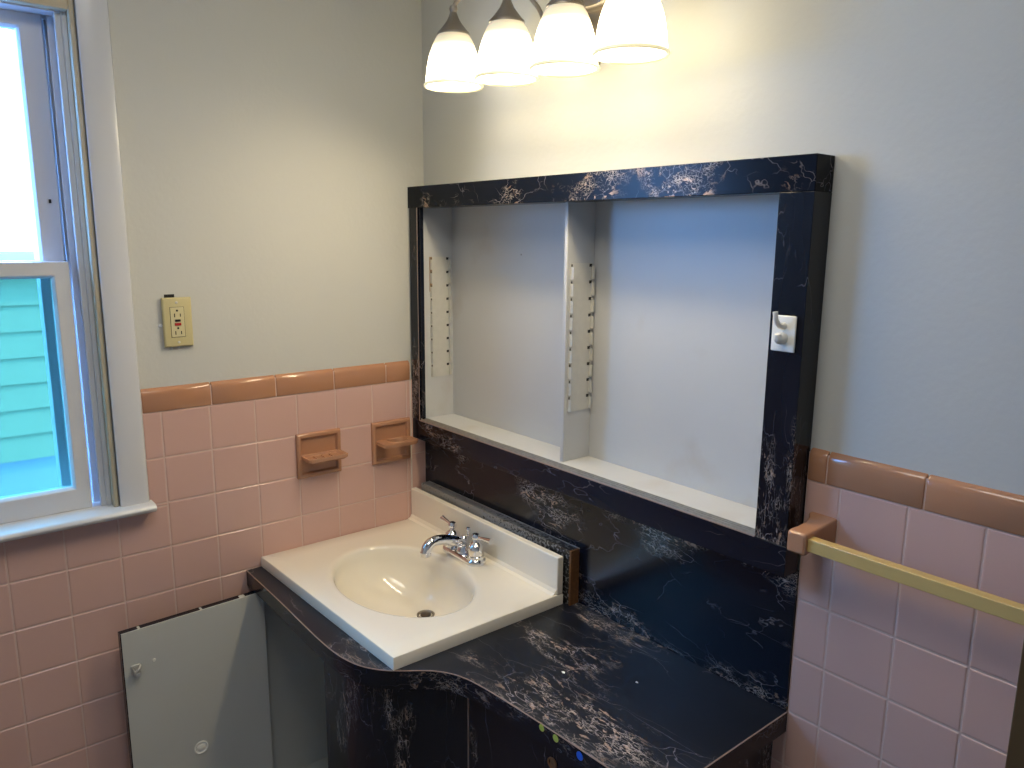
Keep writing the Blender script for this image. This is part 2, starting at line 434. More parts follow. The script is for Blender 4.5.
# ------------------------------------------------------------------ recessed mirror cabinet
FD = -.045
cab = thing('medicine_cabinet', 'wide recessed wall cabinet without doors, white inside, framed in black marbled laminate', 'cabinet', (.59, 0, -.1675))
MB().box(-.0075, 1.186, FD, PT, .475, .5315).build('top_rail', 'L_rail', cab, bevel=.0012)
MB().box(0.0005, 1.186, FD, 0, -.1675, -.112).build('bottom_rail', 'L_railb', cab, bevel=.0012)
ls = MB().box(-.0006, .040, FD, 0, -.112, .475).build('stile', 'L_z', cab, bevel=.001)
rs = MB().box(1.1245, 1.186, FD, PT, -.112, .475).build('stile', 'L_z', cab, bevel=.001)
MB().box(.0375, .0395, FD-.0006, FD+.002, -.112, .475).build('seam_strip', 'seam', ls)
MB().box(.040, .0485, FD+.004, FD+.014, -.108, .475).build('inner_lining', 'L_z', cab)
MB().box(.030, 1.14, .068, .078, -.118, .492).build('back_panel', 'cabwhite', cab)
MB().box(.030, .042, -.030, .068, -.118, .492).build('side_panel', 'cabwhite', cab)
MB().box(1.128, 1.14, -.030, .068, -.118, .492).build('side_panel', 'cabwhite', cab)
MB().box(.042, 1.128, -.030, .068, .480, .492).build('ceiling_panel', 'cabwhite', cab)
MB().box(.042, 1.128, -.026, .068, -.118, -.1055).build('floor_panel', 'cabwhite', cab, bevel=.0015)
dv = MB().box(.590, .600, -.016, .068, -.1055, .480).build('divider', 'cabwhite', cab, bevel=.0015)
mb = MB()                                   # sliding-door track: two ribs on a strip
mb.box(.042, 1.1235, -.043, -.026, -.112, -.1085)
for yy in (-.0425, -.0345, -.0275): mb.box(.042, 1.1235, yy, yy+.0015, -.1085, -.1055)
mb.build('door_track', 'track', cab)
# pale scraped edge between track and rail
MB().box(.040, 1.1235, -.0455, -.0425, -.1125, -.1105).build('scraped_edge', 'seam', cab)
def standard(xf, s, y0, y1, z0, z1, name='shelf_standard'):
    """pressed metal shelf support: flat strip with notched lips front and back"""
    mb = MB(); t = .0014; lip = .0105; n = 9; p = (z1-z0)/n
    X = lambda a, b_: (min(xf+s*a, xf+s*b_), max(xf+s*a, xf+s*b_))
    mb.box(*X(0, t), y0, y1, z0, z1)
    for k in range(n):
        za, zb = z0+k*p+.0022, z0+(k+1)*p-.0075
        for yy in (y0, y1-.0014):
            mb.box(*X(t, lip), yy, yy+.0018, za, zb)
        mb.box(*X(0, lip*.55), y1-.0014, y1, zb, zb+.003)
    o = mb.build(name, 'standard', cab)
    for k in range(n):
        zc = z0+(k+1)*p-.0050
        MB().box(*X(t, t+.0006), y1-.0085, y1-.0006, zc-.0033, zc+.0033).build('slot', 'black', o)
        MB().box(*X(t, t+.0006), y0+.0014, y0+.0055, zc-.0028, zc+.0028).build('slot', 'slotgrey', o)
    for zc in (z0+.06, z0+.17, z0+.29): MB().lathe(xf+s*t, (y0+y1)/2-.008, zc, [(.0018, 0), (.0018, s*.0006)], 10, 'x', True, True).build('nail', 'steel', o)
    return o
s1 = standard(.042, 1, -.008, .054, .010, .345)
s2 = standard(.600, 1, -.006, .060, .010, .345)
s3 = standard(.590, -1, -.006, .060, .010, .345)
MB().box(.0432, .0440, -.010, -.001, .250, .345).build('rust_patch', 'red_stain', s1)

# white double hook on the right stile
hk = thing('utility_hook', 'white plastic double hook stuck on the right stile of the black cabinet frame', 'hook', (1.1525, FD, .22))
MB().box(1.1315, 1.1745, FD-.0045, FD-.0002, .2195, .279).build('back_plate', 'whiteplastic', hk, bevel=.0018)
MB().tube([(1.153, FD-.003, .262), (1.152, FD-.014, .263), (1.151, FD-.024, .272), (1.150, FD-.027, .286)], [.0062, .0048, .0038, .0043], sub=6).build('prong', 'whiteplastic', hk, smooth=True)
MB().tube([(1.153, FD-.003, .243), (1.153, FD-.011, .2405), (1.153, FD-.018, .2425), (1.153, FD-.021, .250)], [.0095, .0085, .0075, .0055], sub=6).build('prong', 'whiteplastic', hk, smooth=True)

# ------------------------------------------------------------------ backsplash panel, counter, vanity
CT, CB = -.437, -.477
o = MB().box(.0005, 1.187, -.0035, .0079, CT+.0005, -.1677).build('backsplash_panel', 'L_bs', bevel=.0008)
tag(o, 'black marbled laminate backsplash between wall cabinet and countertop', 'backsplash')

edge = [(0.001, -.5425)]
front = [(.20, -.5435), (.36, -.548), (.435, -.549), (.490, -.5475), (.530, -.543), (.565, -.534), (.595, -.519), (.620, -.500), (.642, -.474),
         (.662, -.446), (.685, -.421), (.712, -.402), (.745, -.390), (.785, -.383), (.84, -.3775), (.92, -.371), (1.02, -.365), (1.12, -.360), (1.187, -.358)]
def smoothed(pts, it=1):
    for _ in range(it):
        q = [pts[0]]
        for a, c in zip(pts, pts[1:]): q += [(a[0]*.75+c[0]*.25, a[1]*.75+c[1]*.25), (a[0]*.25+c[0]*.75, a[1]*.25+c[1]*.75)]
        pts = q + [pts[-1]]
    return pts
fr = smoothed(edge + front, 2)
poly = [(.001, -.001)] + fr + [(1.187, -.001)]
ct = thing('countertop', 'black marbled laminate countertop with an S-curved front edge under the sink', 'countertop', (.6, -.25, CB))
mb = MB(); bm_ = mb.bm
lo_, ho_ = [], []
for x, y in poly: lo_.append(bm_.verts.new(V(x, y, CT)))
for k in range(64): ho_.append(bm_.verts.new(V(.333+.232*math.cos(2*PI*k/64), -.286+.166*math.sin(2*PI*k/64), CT)))
es = [bm_.edges.new((l_[i], l_[(i+1) % len(l_)])) for l_ in (lo_, ho_) for i in range(len(l_))]
bmesh.ops.triangle_fill(bm_, use_beauty=True, edges=es)
ex_ = bmesh.ops.extrude_face_region(bm_, geom=bm_.faces[:])
bmesh.ops.translate(bm_, vec=(0, 0, CB+.002-CT), verts=[v for v in ex_['geom'] if isinstance(v, bmesh.types.BMVert)])
mb.build('slab', 'L_x', ct)
def ribbon(pts, z0, z1, off, t, y_end=None):
    """thin upright strip following the front line, pushed outwards by off"""
    out = []
    for i, p in enumerate(pts):
        a = Vector(pts[max(i-1, 0)]); c = Vector(pts[min(i+1, len(pts)-1)]); d = (c-a).normalized(); nrm = Vector((d.y, -d.x))
        out.append((Vector(p)+nrm*off, Vector(p)+nrm*(off-t)))
    mb = MB()
    mb.loft([[(a.x, a.y, z0), (a.x, a.y, z1), (b_.x, b_.y, z1), (b_.x, b_.y, z0)] for a, b_ in out])
    return mb
ribbon(fr, CB, CT-.0012, .0022, .0020).build('edge_band', 'L_railb', ct)
MB().box(1.187, 1.189, -.3585, -.0005, CB, CT-.0012).build('edge_band', 'L_railb', ct)
ribbon(fr, CT-.0014, CT+.0003, .0024, .0016).build('seam_line', 'seam', ct)
MB().box(1.1878, 1.1894, -.3585, -.0005, CT-.0014, CT+.0003).build('seam_line', 'seam', ct)
def front_y(x):
    for a, c in zip(fr, fr[1:]):
        if a[0] <= x <= c[0]: return a[1]+(c[1]-a[1])*(x-a[0])/(c[0]-a[0])
    return -.36
for (x, zc, r, mm) in ((.940, CT-.0070, .0064, 'sticker'), (.974, CT-.0095, .0068, 'sticker'), (1.030, CT-.0125, .0076, 'blue')):
    s = MB().lathe(x, front_y(x)-.0024, zc, [(r, 0), (r, .0007), (r*.6, .0009)], 24, 'y', True, True).build('sticker', mm, ct)
    s['label'] = 'small round %s sticker' % ('blue' if mm == 'blue' else 'yellow-green')
# loose paint chips on the counter
for (x, y, a, sz) in ((.845, -.232, .3, .0042), (.957, -.145, 1.2, .0030)):
    mb = MB(); mb.loft([[(x+sz*math.cos(a+k*PI/3)*(1.2 if k % 2 else .8), y+sz*math.sin(a+k*PI/3)*.7, CT+h) for k in range(6)] for h in (.0004, .0014)])
    c_ = mb.build('paint_chip', 'chip')
    tag(c_, 'white paint chip on the dark countertop, %s' % ('larger and nearer the sink' if sz > .004 else 'smaller and nearer the backsplash'), 'paint chip')

van = thing('vanity_cabinet', 'black laminate vanity cabinet with a curved front and its left door standing open', 'cabinet', (.6, -.25, FZ))
# curved front that follows the counter, set back
idx = [p for p in fr if p[0] >= .40 and p[0] <= .745]
ribbon([(p[0], p[1]) for p in idx], FZ+.10, CB, -.018, .014).build('curved_front', 'L_z', van, smooth=True)
ribbon([p for p in fr if p[0] >= .735 and p[0] < 1.15] + [(1.165, -.358)], FZ+.10, CB-.001, -.008, .016).build('drawer_front', 'L_z', van)
y_ = front_y(.742)+.008
MB().box(.7355, .7366, y_-.001, y_+.016, FZ+.10, CB-.001).build('edge_strip', 'seam', van)
hx = .957; hz = -.509; hy = front_y(hx)+.008
hh = MB().lathe(hx, hy+.0008, hz, [(.0005, .0012), (.0085, .0012), (.0090, .0032), (.0110, .0032), (.0112, .0004)], 28, 'y', True, False).build('finger_hole', 'rawwood', van)
hh['label'] = 'round bored finger hole with raw brown wood'
MB().box(1.147, 1.165, -.345, -.001, FZ, CB).build('end_panel', 'L_z', van)
MB().box(.0015, .018, -.525, -.001, FZ, CB).build('interior_side', 'doorwhite', van)
MB().box(.018, 1.147, -.50, -.001, -1.06, -1.045).build('cabinet_floor', 'doorwhite', van)
MB().box(.0015, .046, -.531, -.525, FZ+.10, CB).build('front_stile', 'L_z', van)
MB().box(.403, .416, -.515, -.300, FZ+.10, -.56).build('partition', 'doorwhite', van)
MB().box(.018, .40, -.006, -.001, -1.045, CB).build('cabinet_back', 'doorwhite', van)
# open door: hinged at (.052,-.522), free edge near the left wall
dr = thing('door', '', '', (.052, -.523, CB-.005)); 
for k in ('label', 'category'): del dr[k]
dr.location = V(.052, -.523, CB-.005) - van.location; dr.parent = van
DW, DT = .332, .017; ang = math.atan2(.0135, .332)
def dpt(a, t, z):                       # a along door from hinge, t through thickness (0 = inner face, + toward the wall)
    return (.052+a*math.sin(ang)-t*math.cos(ang), -.523-a*math.cos(ang)-t*math.sin(ang), z)
def dbox(mb, a0, a1, t0, t1, z0, z1):
    mb.loft([[dpt(a0, t0, z), dpt(a1, t0, z), dpt(a1, t1, z), dpt(a0, t1, z)] for z in (z0, z1)]); return mb
zt, zb = CB-.004, -1.15
core = dbox(MB(), 0, DW, 0, DT, zb, zt).build('door_panel', 'doorwhite', dr)
dbox(MB(), -.001, DW+.002, DT, DT+.0015, zb, zt+.0005).build('laminate_face', 'L_z', dr)
dbox(MB(), DW, DW+.002, .001, DT, zb, zt).build('laminate_edge', 'L_z', dr)
mb = MB()
for a0, a1 in ((.0, .045), (.060, .150), (.156, .290), (.296, .334)):
    dbox(mb, a0, a1, .0035, DT, zt, zt+.0012)
mb.build('laminate_edge', 'L_z', dr)
cx, cy, cz = dpt(DW-.024, 0, CB-.098)
mb = MB(); mb.box(cx-.001, cx+.003, cy-.010, cy+.010, cz-.012, cz+.012)
mb.box(cx+.003, cx+.018, cy-.008, cy-.005, cz-.007, cz+.006)
mb.tube([(cx+.003, cy+.008, cz+.004), (cx+.012, cy+.007, cz+.012), (cx+.022, cy+.002, cz+.010), (cx+.020, cy-.005, cz+.002)], .0028)
mb.box(cx+.003, cx+.019, cy-.006, cy+.006, cz-.009, cz-.002)
mb.build('catch', 'steel', dr, bevel=.0008)
px, py, pz = dpt(.178, 0, -.836)
mb = MB(); mb.lathe(px, py, pz, [(.0170, -.0005), (.0170, .0014), (.0145, .0022), (.0125, .0004), (.0095, .0004), (.0080, .0016), (.003, .0020)], 32, 'x', True, True)
mb.build('hinge_cup_cover', 'whiteplastic', dr, smooth=True)
px, py, pz = dpt(.268, 0, -.567)
mb = MB(); mb.lathe(px, py, pz, [(.0045, -.0005), (.0035, .0018)], 12, 'x', True, True); mb.build('screw_cover', 'whiteplastic', dr)

# ------------------------------------------------------------------ sink top
SD = -.409                                        # deck height
sk = thing('vanity_sink', 'cream one-piece vanity top with an oval basin and raised backsplash', 'sink', (.316, -.27, CT))
X0, X1, Y0, Y1 = .0015, .633, -.497, -.037
N_ = 128
ec = Vector((.333, -.286)); ea, eb = .2145, .1505
dc = Vector((.318, -.212))                        # drain centre
rings = []
def rect_pt(a):
    c, s = math.cos(a), math.sin(a); t = 1e9
    if c > 1e-9: t = min(t, (X1-ec.x)/c)
    if c < -1e-9: t = min(t, (X0-ec.x)/c)
    if s > 1e-9: t = min(t, (Y1-ec.y)/s)
    if s < -1e-9: t = min(t, (Y0-ec.y)/s)
    return ec.x+t*c, ec.y+t*s
angs = [2*PI*i/N_ for i in range(N_)]
for (cx_, cy_) in ((X0, Y0), (X1, Y0), (X1, Y1), (X0, Y1)):     # put a vertex at each corner
    a = math.atan2(cy_-ec.y, cx_-ec.x) % (2*PI); i = min(range(N_), key=lambda k: abs(angs[k]-a)); angs[i] = a
def inset_rect(a, d):
    x, y = rect_pt(a); x, y = min(max(x, X0+d), X1-d), min(max(y, Y0+d), Y1-d)
    return (x, Y1+(y-Y1)*((Y1+.506-.017*x/.633)/(Y1-Y0)))
def ell(a, k, cen=ec, ex=ea, ey=eb):
    r = 1/math.sqrt((math.cos(a)/ex)**2+(math.sin(a)/ey)**2)
    return (cen.x+r*k*math.cos(a), cen.y+r*k*math.sin(a))
rings.append([(*inset_rect(a, 0), CT+.0005) for a in angs])
rings.append([(*inset_rect(a, 0), SD-.004) for a in angs])
rings.append([(*inset_rect(a, .0012), SD-.0012) for a in angs])
rings.append([(*inset_rect(a, .004), SD) for a in angs])
def lerp2(p, q, t): return (p[0]+(q[0]-p[0])*t, p[1]+(q[1]-p[1])*t)
rings.append([(*lerp2(inset_rect(a, .03), ell(a, 1.07), .0 if False else .25), SD) for a in angs])
rings.append([(*ell(a, 1.075), SD) for a in angs])
for k, z in ((1.035, -.0004), (1.01, -.0020), (.99, -.0065), (.975, -.015), (.96, -.028)):
    rings.append([(*ell(a, k), SD+z) for a in angs])
depth = .128
for t in [i/14 for i in range(1, 15)]:
    k = .96*math.cos(t*PI/2)**.62 if t < 1 else 0
    h = .028+(depth-.028)*math.sin(t*PI/2)**1.05
    u = t**1.3
    cen = ec.lerp(dc, u); r = max(k, 0)
    fx = ea*r*(1-u)+(.023+ (ea*r)*.55)*u; fy = eb*r*(1-u)+(.023+(eb*r)*.55)*u
    rings.append([(*ell(a, 1, cen, fx, fy), SD-h) for a in angs])
MB().loft(rings, cap0=False, cap1=True).build('deck_and_basin', 'sink', sk, smooth=True)
MB().box(X0, X1, -.0555, -.037, SD-.001, -.3185).build('backsplash', 'sink', sk, bevel=.003, seg=3)
mb = MB(); prof = [(-.0555, SD+.012), (-.0555, SD), (-.068, SD+.0001), (-.060, SD+.0035)]
mb.loft([[(x, y, z) for y, z in prof] for x in (X0+.001, X1-.004)]); mb.build('cove', 'sink', sk, smooth=True)
mb = MB().lathe(dc.x, dc.y, SD-depth, [(.0225, .0005), (.0225, .003), (.019, .0035), (.0165, .001), (.016, -.002)], 32, cap0=False, cap1=True)
dn = mb.build('drain', 'nickel', sk, smooth=True)
MB().lathe(dc.x, dc.y, SD-depth, [(.0135, 0), (.0135, .004), (.010, .006), (.002, .0065)], 28, cap0=True, cap1=True).build('stopper', 'stopper', dn, smooth=True)
# old board behind the sink's backsplash
bd = thing('backer_board', 'worn dark board with chipped top and raw brown end behind the sink backsplash', 'board', (.325, -.015, CT))
MB().box(.020, .645, -.031, -.0045, CT+.0006, -.303).build('board_core', 'chipped', bd)
MB().box(.645, .6505, -.031, -.0045, CT+.0006, -.303).build('raw_end', 'rawwood', bd)
MB().box(.021, .651, -.0045-.0015, -.0045+.0001, -.303, -.3012).build('pale_edge', 'track', bd)

# ------------------------------------------------------------------ faucet
fa = thing('faucet', 'chrome two-handle centerset faucet at the back of the cream sink', 'faucet', (.322, -.096, SD))
fx, fy = .322, -.096
mb = MB()
def stad(hw, r, n=12):
    pts = []
    for k in range(n+1): a = -PI/2+PI*k/n; pts.append((fx+hw+r*math.cos(a), fy+r*math.sin(a)))
    for k in range(n+1): a = PI/2+PI*k/n; pts.append((fx-hw+r*math.cos(a), fy+r*math.sin(a)))
    return pts
mb.loft([[(x, y, SD+z) for x, y in stad(.052, r)] for r, z in ((.026, .0003), (.026, .007), (.0245, .011), (.021, .0145))])
mb.build('base_plate', 'chrome', fa, smooth=True)
for s in (-1, 1):
    hb = MB().lathe(fx+s*.051, fy, SD+.0145, [(.0225, 0), (.0225, .006), (.0200, .0085), (.0200, .012), (.0212, .020), (.0200, .031), (.0140, .038), (.0080, .042), (.0075, .046), (.0110, .050), (.0118, .056), (.0090, .0625), (.003, .065)], 10 if s == 1 else 10, cap0=True, cap1=True)
    h = hb.build('handle', 'chrome', fa, smooth=True)
    bx, bz = fx+s*.051, SD+.0145+.055
    dx, dy = (-.050, .002) if s < 0 else (.056, .006)
    lv = MB().tube([(bx, fy, bz-.002), (bx+dx*.35, fy+dy*.35, bz+.001), (bx+dx*.7, fy+dy*.7, bz+.003), (bx+dx, fy+dy, bz+.004)], [.0055, .0042, .0056, .0075])
    lv.build('lever', 'chrome', h, smooth=True)
mb = MB()
mb.lathe(fx, fy, SD+.0145, [(.0200, 0), (.0195, .006), (.0150, .014), (.0135, .028), (.0110, .038), (.006, .042)], 28, cap0=True, cap1=True)
mb.tube([(fx, fy, SD+.037), (fx-.002, fy-.030, SD+.050), (fx-.004, fy-.062, SD+.060), (fx-.006, fy-.090, SD+.061), (fx-.0065, fy-.106, SD+.052), (fx-.007, fy-.112, SD+.036)],
        [.0150, .0138, .0128, .0128, .0132, .0135], n=20)
mb.lathe(fx-.007, fy-.112, SD+.028, [(.0120, 0), (.0138, .001), (.0138, .011), (.012, .012)], 20, cap0=True, cap1=True)
mb.build('spout', 'chrome', fa, smooth=True)
MB().lathe(fx, fy+.014, SD+.030, [(.0030, 0), (.0030, .034), (.0060, .036), (.0064, .042), (.0050, .0455), (.001, .046)], 18, cap0=True, cap1=True).build('lift_rod', 'chrome', fa, smooth=True)

# ------------------------------------------------------------------ ceramic dishes on the left wall
def dish(name, label, cat, y0, y1, z0, z1, kind):
    r = thing(name, label, cat, (0, (y0+y1)/2, z0), 'tan ceramic dishes on the pink tile wall')
    b_ = .011; mb = MB(); R = lambda i, x: [(x, y0+i, z0+i), (x, y1-i, z0+i), (x, y1-i, z1-i), (x, y0+i, z1-i)]
    mb.loft([R(0, -.0006), R(0, .007), R(.003, .0105), (R(b_, .0105)), R(b_+.003, .003)], cap0=True, cap1=True)
    mb.build('back_plate', 'ceramic', r, bevel=.0015)
    zt_ = z0+(z1-z0)*(.52 if kind == 'soap' else .56); ya, yb = y0+.009, y1-.004; xo = .060 if kind == 'soap' else .064
    if kind == 'soap':
        mb = MB(); o_ = [(.003, ya), (.003, yb), (xo-.004, yb), (xo, yb-.005), (xo, ya+.007), (xo-.005, ya)]
        cxm, cym = .031, (ya+yb)/2
        ins = lambda k: [(cxm+(x-cxm)*k, cym+(y-cym)*k) for x, y in o_]
        mb.loft([[(x, y, zt_-.013) for x, y in ins(.86)], [(x, y, zt_-.009) for x, y in ins(.98)], [(x, y, zt_) for x, y in ins(1)], [(x, y, zt_+.0008) for x, y in ins(.965)],
                 [(x, y, zt_) for x, y in ins(.86)], [(x, y, zt_-.007) for x, y in ins(.78)]])
        for k in range(3):
            yy = ya+.03+k*.022; mb.box(.015, xo-.012, yy, yy+.005, zt_-.0075, zt_-.0035)
        mb.build('tray', 'ceramic', r, bevel=.001)
    else:
        mb = MB(); cxm, cym = .034, (ya+yb)/2; n = 48
        def sq(k, a):
            c, s = math.cos(a), math.sin(a); hx_, hy_ = (xo-.003)/2*k, (yb-ya)/2*k
            e_ = 7; q = (abs(c/hx_)**e_+abs(s/hy_)**e_)**(-1/e_); return ((.003+xo)/2+q*c, cym+q*s)
        A = [2*PI*k/n for k in range(n)]
        hole = lambda a, r_: (cxm+r_*math.cos(a), cym+r_*1.25*math.sin(a))
        rr = [[(*sq(.95, a), zt_-.011) for a in A], [(*sq(1, a), zt_-.008) for a in A], [(*sq(1, a), zt_) for a in A], [(*hole(a, .0245), zt_) for a in A],
              [(*hole(a, .0225), zt_+.0022) for a in A], [(*hole(a, .0205), zt_) for a in A], [(*hole(a, .0205), zt_-.009) for a in A], [(*hole(a, .022), zt_-.011) for a in A]]
        mb.loft(rr+[rr[0]], cap0=False, cap1=False); bmesh.ops.remove_doubles(mb.bm, verts=mb.bm.verts, dist=1e-6)
        mb.build('tray', 'ceramic', r, smooth=True)
dish('soap_dish', 'tan ceramic soap dish with a shallow tray, further from the wall cabinet', 'soap dish', -.3985, -.2745, -.2240, -.105, 'soap')
dish('tumbler_holder', 'tan ceramic tumbler holder with a round opening, beside the wall cabinet', 'tumbler holder', -.1795, -.0575, -.2260, -.1065, 'cup')
# paper holder, only its edge shows at the lower left
ph = thing('paper_holder', 'tan ceramic paper holder on the tile wall at the lower left corner of the view', 'paper holder', (0, -1.12, -.66))
MB().box(-.0005, .010, -1.20, -1.045, -.72, -.575).build('back_plate', 'ceramic', ph, bevel=.004)
MB().tube([(.006, -1.064, -.66), (.03, -1.064, -.655), (.052, -1.064, -.65), (.060, -1.066, -.645)], [.016, .012, .013, .011]).build('arm', 'ceramic', ph, smooth=True)
MB().tube([(.006, -1.18, -.66), (.03, -1.18, -.655), (.052, -1.18, -.65), (.060, -1.178, -.645)], [.016, .012, .013, .011]).build('arm', 'ceramic', ph, smooth=True)
MB().tube([(.052, -1.175, -.65), (.052, -1.07, -.65)], .008).build('roller', 'whiteplastic', ph, smooth=True)

ph.location = ph.location + Vector((0, -.062, -.075))

# ------------------------------------------------------------------ outlet
ol = thing('wall_outlet', 'ivory GFCI wall outlet with red and black buttons, above the tile cap', 'outlet', (-PT, -.659, .145))
y0, y1, z0, z1 = -.6985, -.6345, .1465, .2590; xf = .004
mb = MB(); R = lambda i, x: [(x, y0+i, z0+i), (x, y1-i, z0+i), (x, y1-i, z1-i), (x, y0+i, z1-i)]
mb.loft([R(.0, -.0045), R(0, .001), R(.003, xf)]); mb.build('cover_plate', 'ivory', ol, bevel=.0012)
ra, rb, rc, rd = -.6825, -.6530, .1695, .2370
rc_ = MB().box(xf-.001, xf+.0012, ra, rb, rc, rd).build('receptacle', 'ivory2', ol, bevel=.0006)
fr_ = MB()
fr_.box(xf-.001, xf+.0003, ra-.0008, rb+.0008, rc-.0008, rd+.0008); fr_.build('receptacle_gap', 'black', ol)
ym = (ra+rb)/2
for zc, s in ((.2190, 1), (.1790, 1)):
    for dy, h in ((-.0060, .0085), (.0065, .0070)):
        MB().box(xf+.0011, xf+.0016, ym+dy-.0010, ym+dy+.0010, zc-h/2, zc+h/2).build('slot', 'black', rc_)
    MB().lathe(xf+.0011, ym-.0002, zc+.0105, [(.0024, 0), (.0024, .0005)], 14, 'x', True, True).build('ground_hole', 'black', rc_)
MB().box(xf+.001, xf+.0028, ym-.0060, ym+.0062, .2045, .2095).build('test_button', 'black', rc_, bevel=.0004)
MB().box(xf+.001, xf+.0028, ym-.0068, ym+.0070, .1955, .2015).build('reset_button', 'red', rc_, bevel=.0004)
for zc in (.2478, .1572):
    MB().lathe(xf, ym, zc, [(.0030, -.001), (.0030, .0007), (.0020, .0012)], 16, 'x', True, True).build('screw', 'steel', ol)
MB().box(-PT, -.0005, -.697, -.640, .152, .252).build('outlet_box', 'black', ol)
mb = MB(); mb.box(-PT-.001, -PT+.0006, -.690, -.668, .2585, .2660); mb.build('wall_gap', 'black', ol)
mb = MB()
for yy, zz_, rr_ in ((-.7025, .196, .0055), (-.682, .1425, .004), (-.667, .1445, .0045)):
    MB().lathe(-PT, yy, zz_, [(rr_, -.001), (rr_*.7, .002), (.001, .003)], 7, 'x', True, True).build('plaster_crumb', 'chip', ol)

# ------------------------------------------------------------------ towel bar
tb = thing('towel_bar', 'yellowed square towel bar held by tan ceramic posts on the right-hand tiles', 'towel bar', (1.222, 0, -.10))
def post(xc, parent):
    mb = MB()
    def ring(hw, zt, zb, y, r=.004):
        pts = []
        for (sx_, sz_) in ((1, 1), (-1, 1), (-1, -1), (1, -1)):
            cxx, czz = xc+sx_*(hw-r), (zt-r if sz_ > 0 else zb+r); a0 = {(1, 1): 0, (-1, 1): PI/2, (-1, -1): PI, (1, -1): 1.5*PI}[(sx_, sz_)]
            for k in range(4): a = a0+PI/2*k/3; pts.append((cxx+r*math.cos(a), y, czz+r*math.sin(a)))
        return pts
    mb.loft([ring(.0235, -.053, -.106, .0006), ring(.0235, -.053, -.106, -.005), ring(.0190, -.058, -.102, -.013), ring(.0160, -.062, -.100, -.030),
             ring(.0158, -.063, -.099, -.055), ring(.0165, -.063, -.101, -.074), ring(.0160, -.064, -.100, -.080), ring(.013, -.067, -.097, -.083)])
    return mb.build('post', 'ceramic', parent, smooth=True)
post(1.2235, tb); post(1.833, tb)
MB().box(1.236, 1.820, -.0745, -.0555, -.0935, -.0720).build('bar', 'bar', tb, bevel=.0012)

# brown door leaf standing open in front of the tiles at the far right
dl = MB(); dl.box(1.579, 2.32, -.19, -.15, FZ+.01, .80)
o = dl.build('door_1', 'brownwood', bevel=.002); struct('', o)
MB().lathe(2.25, -.19, -.25, [(.012, 0), (.012, .03), (.027, .045), (.027, .06), (.015, .068)], 24, 'y', True, True).build('door_knob', 'steel', o, smooth=True)

# ------------------------------------------------------------------ vanity light
lt = thing('vanity_light', 'four-lamp brushed nickel wall light with frosted bell shades, lit, above the cabinet', 'light fixture', (.67, PT, .84))
SY = -.170
def rrect(cx, cz, hw, hh, y, r=.02, n=6):
    pts = []
    for q, (sx_, sz_) in enumerate(((1, 1), (-1, 1), (-1, -1), (1, -1))):
        for k in range(n+1):
            a = q*PI/2+PI/2*k/n; pts.append((cx+sx_*(hw-r)+r*math.cos(a), y, cz+sz_*(hh-r)+r*math.sin(a)))
    return pts
mb = MB(); mb.loft([rrect(.672, .86, .058, .088, PT), rrect(.672, .86, .058, .088, -.006), rrect(.672, .86, .052, .082, -.012), rrect(.672, .86, .046, .076, -.013)])
mb.build('backplate', 'nickel', lt, bevel=.001)
mb = MB(); mb.loft([rrect(.672, .895, .040, .050, -.012), rrect(.672, .895, .040, .050, -.030), rrect(.672, .895, .035, .045, -.036)])
mb.build('centre_boss', 'nickel', lt, bevel=.002)
mb = MB(); mb.lathe(.679, -.025, .742, [(.001, -.012), (.006, -.009), (.010, -.002), (.011, .004), (.006, .010), (.010, .014), (.005, .022), (.004, .04)], 24, cap0=True, cap1=True)
mb.build('finial', 'nickel', lt, smooth=True)
shades = [(.393, .7190), (.576, .7080), (.745, .7015), (.907, .6995)]
SS = .87
prof_o = [(r*.965, h*SS) for r, h in [(.0650, .000), (.0668, .0025), (.0660, .0060), (.0635, .0085), (.0628, .014), (.0612, .030), (.0590, .048), (.0558, .066), (.0515, .083), (.0465, .098), (.0415, .110), (.0365, .119), (.0325, .126)]]
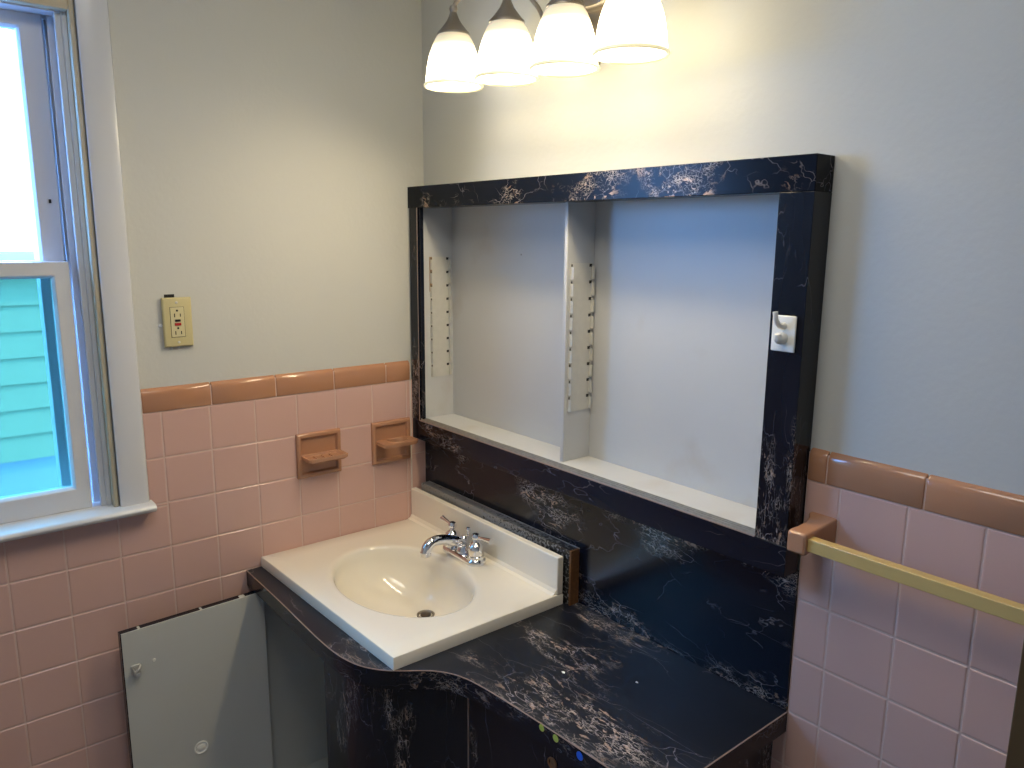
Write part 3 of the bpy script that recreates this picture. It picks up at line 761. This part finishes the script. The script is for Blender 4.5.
for i, (sx_, rz) in enumerate(shades):
    sh = bpy.data.objects.new('shade', None)
    # glass bell, its origin at the rim so that the glow follows its height
    mb = MB()
    th = .0028
    outer = [p for p in prof_o if p[1] >= .005]
    inner = [(r-th, h) for r, h in outer][::-1]
    mb.lathe(0, 0, -Z0, outer + inner + [outer[0]], 48)
    bmesh.ops.remove_doubles(mb.bm, verts=mb.bm.verts, dist=1e-6)
    g = mb.build('shade', 'shade', None, smooth=True); g.location = V(sx_, SY, rz) - lt.location; g.parent = lt
    mb = MB(); mb.lathe(sx_, SY, rz, [(r*.965, h) for r, h in ((.0650, -.001), (.0675, .0015), (.0672, .0045), (.0640, .0070), (.0600, .0065), (.0605, .0010), (.0650, -.001))], 48)
    bmesh.ops.remove_doubles(mb.bm, verts=mb.bm.verts, dist=1e-6)
    mb.build('rim', 'rim', g, smooth=True)
    MB().lathe(sx_, SY, rz+.026, [(.001, 0), (.012, .002), (.022, .010), (.026, .022), (.024, .036), (.016, .052), (.013, .068)], 24, cap0=True, cap1=True).build('bulb', 'bulb', g, smooth=True)
    MB().lathe(sx_, SY, rz+.1055, [(.0300, -.004), (.0355, 0), (.0350, .004), (.0300, .009), (.0225, .018), (.0150, .028), (.0105, .037), (.0075, .045), (.0060, .049)], 36, cap0=True, cap1=True).build('shade_cap', 'nickel', lt, smooth=True)
    top = rz+.152
    mb = MB(); mb.lathe(sx_, SY, top+.006, [(.002, -.009), (.0075, -.006), (.0095, 0), (.0075, .006), (.002, .009)], 20, cap0=True, cap1=True); mb.build('pivot_ball', 'nickel', lt, smooth=True)
    c0 = .672; d = sx_-c0; s = 1 if d > 0 else -1
    if i in (0, 3):
        mb = MB().tube([(c0+s*.020, -.030, .815), (c0+d*.40, -.045, .830), (c0+d*.53, -.050, .880), (c0+d*.72, -.100, .945), (c0+d*.95, SY+.012, top+.030), (sx_, SY, top+.006)], .0048, sub=8)
    else:
        mb = MB().tube([(c0+s*.015, -.030, .920), (c0+d*.5, -.065, .960), (c0+d*.9, -.130, top+.075), (sx_, SY, top+.040), (sx_, SY, top+.006)], .0048, sub=8)
    mb.build('arm', 'nickel', lt, smooth=True)

# ------------------------------------------------------------------ lights
for i, (sx_, rz) in enumerate(shades):
    l = bpy.data.lights.new('bulb_light', 'AREA'); l.shape = 'DISK'; l.size = .105; l.energy = 1.45; l.color = (1, .83, .58)
    o = bpy.data.objects.new('bulb_light', l); o.location = V(sx_, SY, rz+.010); o.rotation_euler = (math.radians(-36), 0, 0); C.objects.link(o)
# daylight
w = bpy.data.worlds.new('sky'); sc.world = w; w.use_nodes = True
bg = w.node_tree.nodes['Background']; bg.inputs[0].default_value = (.17, .43, 1, 1); bg.inputs[1].default_value = 28.0
l = bpy.data.lights.new('sun', 'SUN'); l.energy = 4.0; l.angle = .02; l.color = (1, .95, .85)
o = bpy.data.objects.new('sun', l); C.objects.link(o); o.rotation_euler = Vector((-.45, .12, -.88)).to_track_quat('-Z', 'Y').to_euler(); o.location = V(3, -1, 6)
l = bpy.data.lights.new('window_portal', 'AREA'); l.shape = 'RECTANGLE'; l.size = WZ1-WZ0; l.size_y = WY1-WY0; l.cycles.is_portal = True
o = bpy.data.objects.new('window_portal', l); C.objects.link(o); o.location = V(-.165, (WY0+WY1)/2, (WZ0+WZ1)/2)
o.rotation_euler = Vector((1, 0, 0)).to_track_quat('-Z', 'Y').to_euler()
# unseen soft fill light, added under the ceiling to brighten sink and walls
l = bpy.data.lights.new('fill_light', 'AREA'); l.shape = 'DISK'; l.size = .7; l.energy = 8.5; l.color = (1, .95, .86)
o = bpy.data.objects.new('fill_light', l); C.objects.link(o); o.location = V(1.15, -.95, CZ-.03)

# ------------------------------------------------------------------ camera
cd = bpy.data.cameras.new('camera'); cam = bpy.data.objects.new('camera', cd); C.objects.link(cam); sc.camera = cam
cd.sensor_width = 36; cd.lens = 769.526/1024*36; cd.clip_start = .02
a, b_, c_ = .8851, 1.3817, .0088
cam.location = V(1.84154, -1.18426, .40112)
exec_ = Matrix.Rotation(a, 3, 'Z') @ Matrix.Rotation(b_, 3, 'X') @ Matrix.Rotation(c_, 3, 'Z')
cam.rotation_euler = exec_.to_euler()

sc.view_settings.view_transform = 'Standard'
sc.view_settings.look = 'None'
sc.view_settings.exposure = 0
sc.cycles.use_denoising = True
sc.cycles.max_bounces = 10
sc.cycles.diffuse_bounces = 5
sc.cycles.sample_clamp_indirect = 4
sc.cycles.caustics_reflective = False
sc.cycles.caustics_refractive = False
